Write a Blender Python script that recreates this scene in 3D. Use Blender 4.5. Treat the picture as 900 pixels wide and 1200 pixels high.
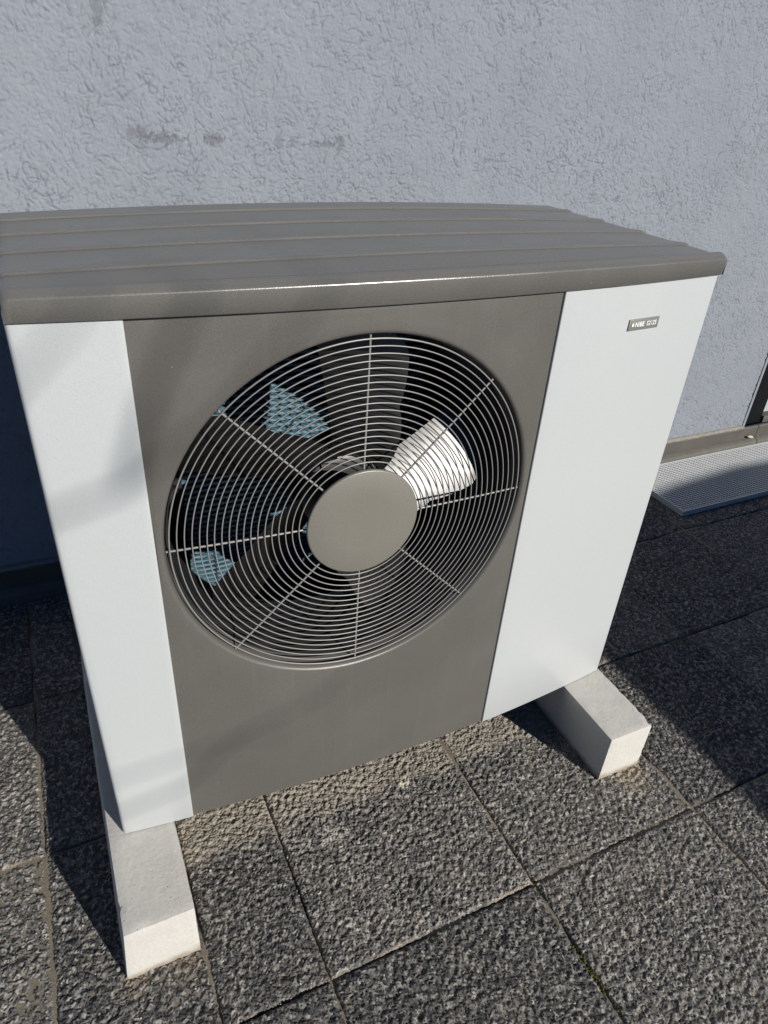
import bpy, bmesh, math, random
import numpy as np
from mathutils import Vector, Matrix
random.seed(7)
RNG = np.random.default_rng(7)
PI = math.pi
for o in list(bpy.data.objects):
    bpy.data.objects.remove(o)
S = bpy.context.scene
C = S.collection

# ------------------------------------------------------------------ camera, sky, sun, exposure
cam = bpy.data.cameras.new('camera')
cam.sensor_fit = 'HORIZONTAL'; cam.sensor_width = 36.0
cam.lens = 812.7 / 900.0 * 36.0
cam.clip_start = 0.02; cam.clip_end = 2000
camo = bpy.data.objects.new('camera', cam); C.objects.link(camo)
camo.location = (-0.5212, -0.8419, 1.3674)
camo.rotation_euler = (math.radians(57.8132), math.radians(-3.3605), math.radians(-25.3053))
S.camera = camo

SUN_AZ = math.radians(22.0)      # shadows run towards +Y, swung 22 degrees to -X
SUN_EL = math.radians(23.7)
W = bpy.data.worlds.new('World'); S.world = W; W.use_nodes = True
nt = W.node_tree
sky = nt.nodes.new('ShaderNodeTexSky'); sky.sky_type = 'NISHITA'; sky.sun_disc = False
sky.sun_elevation = SUN_EL; sky.sun_rotation = PI - SUN_AZ
sky.air_density = 0.65; sky.dust_density = 0.0; sky.ozone_density = 7.0
hsv = nt.nodes.new('ShaderNodeHueSaturation'); hsv.inputs['Saturation'].default_value = 1.08   # deep clear spring sky
nt.links.new(sky.outputs[0], hsv.inputs['Color']); nt.links.new(hsv.outputs[0], nt.nodes['Background'].inputs[0])
nt.nodes['Background'].inputs[1].default_value = 0.05
sun = bpy.data.lights.new('sun', 'SUN'); sun.energy = 5.0; sun.angle = math.radians(0.53)
sun.color = (1.0, 0.955, 0.885)
suno = bpy.data.objects.new('sun', sun); C.objects.link(suno)
LD = Vector((-math.sin(SUN_AZ) * math.cos(SUN_EL), math.cos(SUN_AZ) * math.cos(SUN_EL), -math.sin(SUN_EL)))
suno.rotation_euler = LD.to_track_quat('-Z', 'Y').to_euler(); suno.location = (3, -6, 5)
S.view_settings.view_transform = 'Standard'; S.view_settings.look = 'None'
S.view_settings.exposure = 0.28; S.view_settings.gamma = 1.0
S.view_settings.use_curve_mapping = False

# ------------------------------------------------------------------ helpers
def mesh_obj(name, verts, faces, mat, parent=None, smooth=False, mat_idx=None):
    me = bpy.data.meshes.new(name)
    me.from_pydata([tuple(v) for v in verts], [], faces); me.update()
    if mat: me.materials.append(mat)
    if smooth:
        me.polygons.foreach_set('use_smooth', [True] * len(me.polygons))
    o = bpy.data.objects.new(name, me); C.objects.link(o)
    if parent: o.parent = parent
    return o
def bm_obj(name, bm, mat, parent=None, smooth=False):
    bmesh.ops.recalc_face_normals(bm, faces=bm.faces)
    me = bpy.data.meshes.new(name); bm.to_mesh(me); bm.free()
    if mat: me.materials.append(mat)
    if smooth:
        me.polygons.foreach_set('use_smooth', [True] * len(me.polygons))
        if hasattr(me, 'set_sharp_from_angle'): me.set_sharp_from_angle(angle=math.radians(40))
    o = bpy.data.objects.new(name, me); C.objects.link(o)
    if parent: o.parent = parent
    return o
def tag(o, label, cat, group=None, kind=None):
    o['label'] = label; o['category'] = cat
    if group: o['group'] = group
    if kind: o['kind'] = kind
    return o
def thing(name, label, cat, loc=(0, 0, 0), group=None):
    o = bpy.data.objects.new(name, None); C.objects.link(o); o.location = loc
    o.empty_display_size = 0.1
    return tag(o, label, cat, group)
def add_box(bm, x0, x1, y0, y1, z0, z1, bev=0.0, seg=2):
    g = bmesh.ops.create_cube(bm, size=1.0)
    vs = g['verts']
    for v in vs:
        v.co = Vector(((x0 + x1) / 2 + v.co.x * (x1 - x0), (y0 + y1) / 2 + v.co.y * (y1 - y0), (z0 + z1) / 2 + v.co.z * (z1 - z0)))
    if bev:
        es = list({e for v in vs for e in v.link_edges})
        bmesh.ops.bevel(bm, geom=es, offset=bev, segments=seg, profile=0.5, affect='EDGES')
def box(name, b, mat, parent=None, bev=0.0, seg=2):
    bm = bmesh.new(); add_box(bm, *b, bev=bev, seg=seg)
    return bm_obj(name, bm, mat, parent, smooth=bev > 0)
def tube_data(pts, rad, n=8, closed=False):
    """verts, faces of a tube along pts; rad a number or list"""
    P = [Vector(p) for p in pts]; m = len(P)
    V = []; F = []
    up = Vector((0.13, 0.21, 0.97)).normalized()
    for i in range(m):
        if closed: t = (P[(i + 1) % m] - P[i - 1]).normalized()
        else: t = (P[min(i + 1, m - 1)] - P[max(i - 1, 0)]).normalized()
        a = t.cross(up)
        if a.length < 0.05: a = t.cross(Vector((1, 0, 0)))
        a.normalize(); b = t.cross(a)
        r = rad[i] if isinstance(rad, (list, tuple)) else rad
        for k in range(n):
            w = 2 * PI * k / n
            V.append(P[i] + a * math.cos(w) * r + b * math.sin(w) * r)
    for i in range(m if closed else m - 1):
        j = (i + 1) % m
        for k in range(n):
            F.append((i * n + k, i * n + (k + 1) % n, j * n + (k + 1) % n, j * n + k))
    if not closed:
        F.append(tuple(range(n))[::-1]); F.append(tuple((m - 1) * n + k for k in range(n)))
    return V, F

# ---- materials
def new_mat(name):
    m = bpy.data.materials.new(name); m.use_nodes = True
    return m, m.node_tree, m.node_tree.nodes['Principled BSDF']
def N(t, typ, **kw):
    n = t.nodes.new(typ)
    for k, v in kw.items(): setattr(n, k, v)
    return n
def L(t, a, b): t.links.new(a, b)
def math_node(t, op, a, b=None, clamp=False):
    n = N(t, 'ShaderNodeMath', operation=op); n.use_clamp = clamp
    for i, v in ((0, a), (1, b)):
        if v is None: continue
        if isinstance(v, (int, float)): n.inputs[i].default_value = v
        else: L(t, v, n.inputs[i])
    return n.outputs[0]
def mapr(t, v, a, b, c=0.0, d=1.0, smooth=True):
    n = N(t, 'ShaderNodeMapRange', interpolation_type='SMOOTHSTEP' if smooth else 'LINEAR')
    L(t, v, n.inputs[0])
    for i, q in zip((1, 2, 3, 4), (a, b, c, d)): n.inputs[i].default_value = q
    return n.outputs[0]
def mixc(t, f, a, b, blend='MIX'):
    n = N(t, 'ShaderNodeMix', data_type='RGBA', blend_type=blend)
    for i, v in ((0, f), (6, a), (7, b)):
        if isinstance(v, (int, float)): n.inputs[i].default_value = v
        elif isinstance(v, tuple): n.inputs[i].default_value = (*v, 1) if len(v) == 3 else v
        else: L(t, v, n.inputs[i])
    return n.outputs[2]
def noise(t, vec, scale, detail=4, rough=0.55, dist=0.0):
    n = N(t, 'ShaderNodeTexNoise'); n.inputs['Scale'].default_value = scale
    n.inputs['Detail'].default_value = detail; n.inputs['Roughness'].default_value = rough
    n.inputs['Distortion'].default_value = dist
    if vec is not None: L(t, vec, n.inputs['Vector'])
    return n.outputs['Fac']
def world_pos(t): return N(t, 'ShaderNodeNewGeometry').outputs['Position']
def bump(t, h, strength, dist):
    n = N(t, 'ShaderNodeBump'); n.inputs['Strength'].default_value = strength
    n.inputs['Distance'].default_value = dist; L(t, h, n.inputs['Height']); return n.outputs[0]

def paint(name, col, rough, metallic=0.0, speck=0.06, spots=0.25, coat=0.0, spec=0.5, streak=0.02, film=0.06):
    """powder coat: fine metallic grain, faint dust film and a few grit spots"""
    m, t, b = new_mat(name); p = world_pos(t)
    f = noise(t, p, 900, 1, 0.6)
    c = mixc(t, mapr(t, f, 0.3, 0.7), tuple(x * (1 - speck) for x in col), tuple(min(1, x * (1 + speck)) for x in col))
    big = noise(t, p, 3.5, 3, 0.6)
    c = mixc(t, mapr(t, big, 0.35, 0.8, 0, film), c, (0.34, 0.33, 0.30))
    mp = N(t, 'ShaderNodeMapping'); L(t, p, mp.inputs[0]); mp.inputs['Scale'].default_value = (60, 60, 2.5)
    st = noise(t, mp.outputs[0], 1.0, 2, 0.6)
    c = mixc(t, mapr(t, st, 0.55, 0.8, 0, streak), c, (0.42, 0.40, 0.36))
    v = N(t, 'ShaderNodeTexVoronoi', feature='F1'); v.inputs['Scale'].default_value = 48; L(t, p, v.inputs['Vector'])
    dot = mapr(t, v.outputs['Distance'], 0.012, 0.05, 1, 0)
    sel = mapr(t, v.outputs['Color'], 0.66, 0.80, 0, 1)
    c = mixc(t, math_node(t, 'MULTIPLY', math_node(t, 'MULTIPLY', dot, sel), spots), c, (0.75, 0.73, 0.68))
    L(t, c, b.inputs['Base Color'])
    b.inputs['Metallic'].default_value = metallic
    L(t, mapr(t, big, 0.3, 0.75, rough - 0.05, rough + 0.08), b.inputs['Roughness'])
    b.inputs['Specular IOR Level'].default_value = spec
    L(t, bump(t, noise(t, p, 420, 1, 0.6), 0.25, 0.0006), b.inputs['Normal'])
    return m
def plain(name, col, rough, metallic=0.0, var=0.15, scale=40, spec=0.5, bmp=0.0):
    m, t, b = new_mat(name); p = world_pos(t)
    f = noise(t, p, scale, 5, 0.6)
    c = mixc(t, f, tuple(x * (1 - var) for x in col), tuple(min(1, x * (1 + var)) for x in col))
    L(t, c, b.inputs['Base Color']); b.inputs['Roughness'].default_value = rough
    b.inputs['Metallic'].default_value = metallic; b.inputs['Specular IOR Level'].default_value = spec
    if bmp: L(t, bump(t, noise(t, p, scale * 6, 4, 0.6), bmp, 0.002), b.inputs['Normal'])
    return m

M = {}
M['silver'] = paint('silver_powder_coat', (0.455, 0.476, 0.480), 0.36, 0.10, 0.05, 0.25)
M['taupe'] = paint('taupe_powder_coat', (0.102, 0.097, 0.088), 0.38, 0.10, 0.14, 0.5)
M['roof'] = paint('taupe_roof_coat', (0.122, 0.119, 0.110), 0.28, 0.12, 0.14, 0.5, spec=0.7)
M['hub'] = paint('hub_cover_coat', (0.168, 0.160, 0.138), 0.42, 0.10, 0.08, 0.25)
M['wire'] = plain('coated_wire', (0.235, 0.228, 0.217), 0.4, 0.2, 0.05)
M['blade'] = plain('black_blade_plastic', (0.004, 0.0038, 0.0036), 0.41, 0.0, 0.2, 30, 1.0)
M['black'] = plain('black_sheet', (0.012, 0.012, 0.013), 0.55, 0.0, 0.2)
M['fin'] = plain('blue_fin_coating', (0.13, 0.235, 0.30), 0.45, 0.2, 0.2, 60)
M['coilback'] = plain('coil_shadow_core', (0.02, 0.022, 0.026), 0.6, 0.0, 0.2)
M['rubber'] = plain('rubber', (0.02, 0.02, 0.02), 0.7)
M['badge'] = plain('badge_plate', (0.20, 0.20, 0.185), 0.4, 0.2, 0.05)
M['white'] = plain('white_print', (0.80, 0.80, 0.78), 0.5, 0.0, 0.03)
M['frame'] = plain('anthracite_frame', (0.003, 0.0035, 0.005), 0.6, 0.0, 0.2, 40, 0.2)
M['galv'] = plain('galvanised_steel', (0.52, 0.535, 0.54), 0.45, 0.25, 0.15, 30)
M['sand'] = plain('joint_sand', (0.235, 0.205, 0.155), 0.95, 0.0, 0.65, 330, 0.2, 1.0)

def concrete():
    m, t, b = new_mat('cast_concrete'); p = world_pos(t)
    f = noise(t, p, 9, 6, 0.65); g = noise(t, p, 160, 4, 0.7)
    c = mixc(t, f, (0.44, 0.428, 0.395), (0.57, 0.555, 0.512))
    c = mixc(t, mapr(t, g, 0.35, 0.7, 0.0, 0.35), c, (0.36, 0.34, 0.30))
    v = N(t, 'ShaderNodeTexVoronoi', feature='F1'); v.inputs['Scale'].default_value = 150; L(t, p, v.inputs['Vector'])
    pit = math_node(t, 'MULTIPLY', mapr(t, v.outputs['Distance'], 0.06, 0.20, 1, 0), mapr(t, v.outputs['Color'], 0.62, 0.80, 0, 1))
    c = mixc(t, math_node(t, 'MULTIPLY', pit, 0.7), c, (0.12, 0.11, 0.10))
    # soil splashed on the bottom two centimetres
    sx = N(t, 'ShaderNodeSeparateXYZ'); L(t, p, sx.inputs[0])
    zz = math_node(t, 'ADD', sx.outputs['Z'], math_node(t, 'MULTIPLY', noise(t, p, 35, 4), -0.03))
    c = mixc(t, mapr(t, zz, -0.012, 0.010, 0.75, 0), c, (0.24, 0.185, 0.12))
    L(t, c, b.inputs['Base Color']); b.inputs['Roughness'].default_value = 0.9
    b.inputs['Specular IOR Level'].default_value = 0.25
    h = math_node(t, 'SUBTRACT', math_node(t, 'ADD', g, math_node(t, 'MULTIPLY', noise(t, p, 45, 4), 0.8)), math_node(t, 'MULTIPLY', pit, 1.2))
    L(t, bump(t, h, 0.55, 0.0016), b.inputs['Normal'])
    return m
M['concrete'] = concrete()

def slab_mat():
    m, t, b = new_mat('weathered_paving'); p = world_pos(t)
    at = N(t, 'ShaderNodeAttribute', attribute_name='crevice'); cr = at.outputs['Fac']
    oi = N(t, 'ShaderNodeObjectInfo').outputs['Random']
    sx = N(t, 'ShaderNodeSeparateXYZ'); L(t, p, sx.inputs[0]); X, Y = sx.outputs['X'], sx.outputs['Y']
    fine = noise(t, p, 420, 2, 0.7)
    tn = N(t, 'ShaderNodeAttribute', attribute_name='tone').outputs['Fac']
    tn = math_node(t, 'ADD', math_node(t, 'POWER', tn, 2.2), math_node(t, 'MULTIPLY', math_node(t, 'SUBTRACT', fine, 0.5), 0.8), True)
    c = mixc(t, tn, (0.040, 0.041, 0.044), (0.470, 0.445, 0.400))
    c = mixc(t, oi, mixc(t, 0.38, c, (0.035, 0.035, 0.038)), mixc(t, 0.28, c, (0.19, 0.178, 0.160)))
    # sand caught in the crevices, more of it in patches
    patch = noise(t, p, 9, 3, 0.7)
    fill = math_node(t, 'MULTIPLY', mapr(t, cr, 0.35, 0.85), mapr(t, patch, 0.36, 0.62, 0.0, 0.90))
    c = mixc(t, mapr(t, cr, 0.42, 0.8, 0, 0.75), c, (0.028, 0.028, 0.029))  # crevices also darkened: shade between the flakes put into the colour
    fill = math_node(t, 'MULTIPLY', fill, mapr(t, oi, 0.0, 1.0, 0.45, 1.25))
    fill = math_node(t, 'MULTIPLY', fill, mapr(t, fine, 0.38, 0.58, 0.25, 1.0))
    c = mixc(t, fill, c, mixc(t, fine, (0.18, 0.15, 0.115), (0.38, 0.32, 0.25)))
    # dry dust kept by the shelter of the unit: its front edge follows the drip line
    ny = math_node(t, 'ADD', Y, math_node(t, 'MULTIPLY', math_node(t, 'SUBTRACT', noise(t, p, 14, 3, 0.6), 0.5), 0.11))
    dz = mapr(t, ny, -0.002, 0.040)
    dx = math_node(t, 'MULTIPLY', mapr(t, X, -0.60, -0.52), mapr(t, X, 0.50, 0.58, 1, 0))
    dust = math_node(t, 'MULTIPLY', math_node(t, 'MULTIPLY', dz, dx), mapr(t, cr, -0.1, 0.7, 0.55, 0.97))
    c = mixc(t, dust, c, mixc(t, fine, (0.24, 0.213, 0.172), (0.40, 0.362, 0.30)))
    # sand at the foot of the right beam and white lime spots
    spn = math_node(t, 'SUBTRACT', noise(t, p, 75, 3, 0.75), 0.5)
    def spot(x, y, r, col, f, cc):
        v = N(t, 'ShaderNodeVectorMath', operation='DISTANCE'); L(t, p, v.inputs[0]); v.inputs[1].default_value = (x, y, 0)
        d = math_node(t, 'ADD', v.outputs['Value'], math_node(t, 'MULTIPLY', spn, r * 4.5))
        return mixc(t, mapr(t, d, r * 0.5, r, f, 0), cc, col)
    for a in ((0.53, -0.165, 0.055, (0.34, 0.285, 0.21), 0.65), (-0.59, -0.155, 0.03, (0.27, 0.22, 0.155), 0.45), (-0.50, -0.16, 0.035, (0.25, 0.20, 0.145), 0.35),
              (0.025, 0.02, 0.016, (0.55, 0.50, 0.41), 0.8), (-0.17, -0.035, 0.030, (0.46, 0.43, 0.37), 0.55), (-0.235, -0.03, 0.016, (0.46, 0.43, 0.37), 0.6),
              (-0.06, -0.09, 0.012, (0.45, 0.40, 0.33), 0.6), (-0.08, -0.26, 0.014, (0.42, 0.37, 0.30), 0.5)):
        c = spot(*a, c)
    L(t, c, b.inputs['Base Color']); b.inputs['Roughness'].default_value = 0.8
    b.inputs['Specular IOR Level'].default_value = 0.3
    return m
M['slab'] = slab_mat()

def stucco():
    m, t, b = new_mat('scratched_stucco'); p = world_pos(t)
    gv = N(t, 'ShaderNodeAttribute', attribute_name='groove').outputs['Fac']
    col = mixc(t, noise(t, p, 4.5, 4, 0.65), (0.176, 0.192, 0.219), (0.226, 0.246, 0.277))
    mp = N(t, 'ShaderNodeMapping'); L(t, p, mp.inputs[0]); mp.inputs['Scale'].default_value = (7, 7, 0.7)
    col = mixc(t, mapr(t, noise(t, mp.outputs[0], 1.0, 3, 0.6), 0.45, 0.75, 0, 0.28), col, (0.180, 0.195, 0.228))
    col = mixc(t, math_node(t, 'MULTIPLY', math_node(t, 'POWER', gv, 1.4), 0.75), col, (0.11, 0.12, 0.145))  # grooves darkened: dirt, plus occlusion shade put into the colour
    nf = noise(t, p, 110, 3, 0.75)
    col = mixc(t, mapr(t, nf, 0.62, 0.75, 0, 0.40), col, (0.36, 0.40, 0.45))
    nz = math_node(t, 'SUBTRACT', nf, 0.5)
    def stain(x, z, rx, rz, f, cc, tone=(0.115, 0.115, 0.132)):
        mp = N(t, 'ShaderNodeMapping'); L(t, p, mp.inputs[0])
        mp.inputs['Location'].default_value = (-x / rx, 0, -z / rz); mp.inputs['Scale'].default_value = (1 / rx, 0, 1 / rz)
        ln = N(t, 'ShaderNodeVectorMath', operation='LENGTH'); L(t, mp.outputs[0], ln.inputs[0])
        d = math_node(t, 'ADD', ln.outputs['Value'], math_node(t, 'MULTIPLY', nz, 3.2))
        d = math_node(t, 'ADD', d, math_node(t, 'MULTIPLY', gv, -0.35))
        return mixc(t, mapr(t, d, 0.45, 1.15, f, 0), cc, tone)
    for s in ((-0.252, 1.222, 0.032, 0.018, 0.55), (-0.245, 1.198, 0.022, 0.016, 0.40), (-0.195, 1.213, 0.042, 0.014, 0.80), (-0.076, 1.214, 0.024, 0.013, 0.75),
              (0.085, 1.210, 0.013, 0.022, 0.5), (0.125, 1.214, 0.014, 0.010, 0.4), (0.175, 1.206, 0.012, 0.008, 0.35), (0.215, 1.210, 0.028, 0.009, 0.6), (0.250, 1.212, 0.014, 0.024, 0.6),
              (-0.305, 1.452, 0.014, 0.035, 0.6)):
        col = stain(*s, col)
    L(t, col, b.inputs['Base Color']); b.inputs['Roughness'].default_value = 0.88; b.inputs['Specular IOR Level'].default_value = 0.25
    return m
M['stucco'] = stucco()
def skirting_mat():
    m, t, b = new_mat('weathered_skirting'); p = world_pos(t)
    f = noise(t, p, 14, 5, 0.65)
    c = mixc(t, f, (0.048, 0.044, 0.038), (0.105, 0.098, 0.085))
    L(t, c, b.inputs['Base Color']); b.inputs['Roughness'].default_value = 0.6
    L(t, bump(t, noise(t, p, 50, 4), 0.4, 0.002), b.inputs['Normal'])
    return m
M['skirt'] = skirting_mat()
M['lip'] = plain('dusty_flashing_lip', (0.098, 0.092, 0.082), 0.7, 0.0, 0.3, 25, 0.3, 0.3)
M['seal'] = plain('crumbling_mortar', (0.22, 0.205, 0.18), 0.9, 0.0, 0.35, 60, 0.2, 0.8)
M['bark'] = plain('bark', (0.07, 0.055, 0.04), 0.9, 0.0, 0.4, 20, 0.2, 0.8)
M['gravel'] = plain('yard_gravel', (0.15, 0.14, 0.125), 0.95, 0.0, 0.4, 30, 0.2, 1.0)
M['moss'] = plain('moss', (0.075, 0.085, 0.018), 0.95, 0.0, 0.5, 200, 0.1)
M['leaf'] = plain('dry_leaf', (0.46, 0.36, 0.29), 0.8, 0.0, 0.25, 90)
M['grit'] = plain('pale_grit', (0.42, 0.41, 0.38), 0.9, 0.0, 0.4, 200)
M['carpaint'] = plain('car_paint', (0.10, 0.11, 0.13), 0.3, 0.4, 0.03)
M['glassdark'] = plain('tinted_glass', (0.012, 0.014, 0.016), 0.08, 0.0, 0.05)
M['tyre'] = plain('tyre_rubber', (0.02, 0.02, 0.02), 0.8)
M['rim'] = plain('alloy', (0.45, 0.45, 0.46), 0.3, 0.9, 0.05)
M['lamp'] = plain('red_lens', (0.30, 0.01, 0.01), 0.15)

def glass_mat():
    m, t, b = new_mat('door_glass')
    b.inputs['Base Color'].default_value = (0.34, 0.37, 0.37, 1); b.inputs['Roughness'].default_value = 0.25
    b.inputs['Specular IOR Level'].default_value = 0.6
    return m
M['pane'] = glass_mat()

# ------------------------------------------------------------------ ground
GS, GX, GY = 0.442, -0.7188, 0.1497          # slab size and one joint crossing
WALL_Y = 1.033
g = mesh_obj('ground', [(-400, -400, -0.03), (400, -400, -0.03), (400, 400, -0.03), (-400, 400, -0.03)], [(0, 1, 2, 3)], M['gravel'])
g['kind'] = 'structure'
pave = bpy.data.objects.new('pavement', bpy.data.meshes.new('pavement')); C.objects.link(pave)
pave['kind'] = 'structure'

def band_noise(n, dx, lo, hi):
    """periodic gaussian field with wavelengths between lo and hi (metres)"""
    f = np.fft.fftfreq(n, dx); k = np.hypot(*np.meshgrid(f, f))
    a = np.exp(-((k - 0.5 * (1 / lo + 1 / hi)) / (0.42 * (1 / lo - 1 / hi) + 1e-9)) ** 2)
    h = np.real(np.fft.ifft2(np.fft.fft2(RNG.standard_normal((n, n))) * a))
    return h / h.std()
def crumbs(n, dx, cell):
    global TONE
    """crumbly surface: warped voronoi flakes, each with its own height and tilt, -1..1"""
    X, Y = np.meshgrid(np.arange(n) * dx, np.arange(n) * dx)
    X = X + band_noise(n, dx, 0.008, 0.03) * 0.0016; Y = Y + band_noise(n, dx, 0.008, 0.03) * 0.0016
    m = int(n * dx / cell) + 6
    jit = RNG.random((m, m, 2)); hgt = RNG.random((m, m)); tl = RNG.normal(0, 1, (m, m, 2)); el = RNG.random((m, m)) * PI; an = RNG.uniform(1.0, 1.9, (m, m))
    ci = np.floor(X / cell).astype(int); cj = np.floor(Y / cell).astype(int)
    F1 = np.full(X.shape, 9.0); F2 = np.full(X.shape, 9.0); H = np.zeros(X.shape); T = np.zeros(X.shape); ton = RNG.random((m, m))
    for di in range(-2, 3):
        for dj in range(-2, 3):
            i = np.clip(ci + di + 2, 0, m - 1); j = np.clip(cj + dj + 2, 0, m - 1)
            ux = (X - (ci + di + jit[i, j, 0]) * cell) / cell; uy = (Y - (cj + dj + jit[i, j, 1]) * cell) / cell
            c, s_ = np.cos(el[i, j]), np.sin(el[i, j]); a_ = an[i, j]
            d = np.hypot((ux * c + uy * s_) / a_ ** 0.5, (-ux * s_ + uy * c) * a_ ** 0.5)
            h = hgt[i, j] + 0.35 * (tl[i, j, 0] * ux + tl[i, j, 1] * uy)
            new = d < F1
            F2 = np.where(new, F1, np.minimum(F2, d)); H = np.where(new, h, H); T = np.where(new, ton[i, j], T); F1 = np.where(new, d, F1)
    TONE = T
    g = np.clip((F2 - F1) / 0.22, 0, 1)
    h = g * (0.45 + 0.55 * H) * 2.0 - 1.0
    return np.clip(h + 0.15 * band_noise(n, dx, 0.0045, 0.008), -1.2, 1.3)
def slab_mesh(w, d, res):
    """worn slab: crinkled top, broken arrises, skirt down into the bed"""
    big = 256
    dx = 0.00178
    nx, ny = max(2, int(w / res)), max(2, int(d / res))
    hh = crumbs(big, dx, 0.0053)
    tone = TONE; lo = band_noise(big, dx, 0.06, 0.4); mid = band_noise(big, dx, 0.012, 0.03)
    xs = np.linspace(0, w, nx + 1); ys = np.linspace(0, d, ny + 1)
    ix = np.minimum((xs / dx).astype(int), big - 1); iy = np.minimum((ys / dx).astype(int), big - 1)
    Hc = hh[np.ix_(iy, ix)] * 0.62 + mid[np.ix_(iy, ix)] * 0.22
    Z = Hc * 0.0034 + lo[np.ix_(iy, ix)] * 0.0005
    Xg, Yg = np.meshgrid(xs, ys)
    edge = np.minimum(np.minimum(Xg, w - Xg), np.minimum(Yg, d - Yg))
    wob = 0.0060 + 0.0035 * mid[np.ix_(iy, ix)]
    Z -= 0.0055 * np.clip(1 - edge / np.maximum(wob, 0.002), 0, 1) ** 1.5
    jx = band_noise(big, dx, 0.01, 0.05)[0][ix] * 0.0006
    Xg = Xg - w / 2; Yg = Yg - d / 2
    Yg[0] += jx; Yg[-1] -= jx
    jy = band_noise(big, dx, 0.01, 0.05)[0][iy] * 0.0006
    Xg[:, 0] += jy; Xg[:, -1] -= jy
    V = np.stack([Xg, Yg, Z], -1).reshape(-1, 3)
    idx = np.arange((nx + 1) * (ny + 1)).reshape(ny + 1, nx + 1)
    F = np.stack([idx[:-1, :-1], idx[:-1, 1:], idx[1:, 1:], idx[1:, :-1]], -1).reshape(-1, 4)
    loop = np.concatenate([idx[0, :-1], idx[:-1, -1], idx[-1, :0:-1], idx[:0:-1, 0]])
    n0 = len(V); B = V[loop].copy(); B[:, 2] = -0.028
    V = np.concatenate([V, B]); m = len(loop); k = np.arange(m); k2 = (k + 1) % m
    SF = np.stack([loop[k2], loop[k], n0 + k, n0 + k2], -1)
    F = np.concatenate([F, SF])
    me = bpy.data.meshes.new('paving_slab')
    me.vertices.add(len(V)); me.vertices.foreach_set('co', V.astype(np.float32).ravel())
    me.loops.add(F.size); me.loops.foreach_set('vertex_index', F.astype(np.int32).ravel())
    me.polygons.add(len(F)); me.polygons.foreach_set('loop_start', np.arange(0, F.size, 4, dtype=np.int32))
    me.update(calc_edges=True); me.validate()
    a = me.attributes.new('crevice', 'FLOAT', 'POINT')
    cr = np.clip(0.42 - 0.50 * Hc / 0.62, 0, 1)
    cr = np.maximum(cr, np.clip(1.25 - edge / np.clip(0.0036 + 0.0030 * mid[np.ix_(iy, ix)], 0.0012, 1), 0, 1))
    cv = np.concatenate([cr.ravel(), np.ones(m)])
    a.data.foreach_set('value', cv.astype(np.float32))
    a = me.attributes.new('tone', 'FLOAT', 'POINT')
    a.data.foreach_set('value', np.concatenate([tone[np.ix_(iy, ix)].ravel(), np.full(m, 0.5)]).astype(np.float32))
    me.materials.append(M['slab'])
    return me
def sand_bed():
    x0, x1, y0, y1 = -3.9, 4.7, -3.9, 1.1; nx, ny = 430, 250
    f = lambda sg: (lambda q: q / q.std())(np.real(np.fft.ifft2(np.fft.fft2(RNG.standard_normal((ny + 1, nx + 1))) * np.exp(-2 * (PI * sg) ** 2 * (np.fft.fftfreq(nx + 1)[None] ** 2 + np.fft.fftfreq(ny + 1)[:, None] ** 2)))))
    h = f(2.2); X, Y = np.meshgrid(np.linspace(x0, x1, nx + 1), np.linspace(y0, y1, ny + 1))
    Z = np.clip(-0.0056 + 0.0034 * h, -0.016, -0.0018)
    idx = np.arange((nx + 1) * (ny + 1)).reshape(ny + 1, nx + 1)
    F = np.stack([idx[:-1, :-1], idx[:-1, 1:], idx[1:, 1:], idx[1:, :-1]], -1).reshape(-1, 4)
    me = pave.data; me.from_pydata(np.stack([X, Y, Z], -1).reshape(-1, 3).tolist(), [], F.tolist()); me.materials.append(M['sand'])
sand_bed()
def put_slab(me, cx, cy, rot, dz=None):
    o = bpy.data.objects.new('paving_slab', me); C.objects.link(o); o.parent = pave
    o.location = (cx, cy, random.uniform(-0.0012, 0.0012) if dz is None else dz)
    o.rotation_euler = (random.uniform(-0.003, 0.003), random.uniform(-0.003, 0.003), rot)
    return o
JOINT = 0.0026
variants = [slab_mesh(GS - JOINT, GS - JOINT, 0.00185) for _ in range(5)]
coarse = slab_mesh(GS - JOINT, GS - JOINT, 0.012)
cnt = 0
for i in range(-7, 12):
    for j in range(-8, 3):
        x0 = GX + i * GS; y0 = GY + (j - 1) * GS         # cell spans x0..x0+GS, y0..y0+GS
        if y0 + GS > WALL_Y + 0.05: continue
        cx, cy = x0 + GS / 2, y0 + GS / 2
        near = -2.2 < x0 < 3.2 and y0 > -2.2
        if i == 0 and j == 0:      # this cell holds a cut pair, their joint runs out from the left beam
            for xa, xb in ((x0, -0.468), (-0.468, x0 + GS)):
                w = xb - xa - JOINT
                put_slab(slab_mesh(w, GS - JOINT, 0.00185), (xa + xb) / 2, cy, 0, 0.0005 if xa > x0 else -0.0008)
            continue
        cnt += 1
        put_slab(variants[(i * 3 + j * 7) % 5] if near else coarse, cx, cy, random.choice((0, PI / 2, PI, -PI / 2)))

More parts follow.
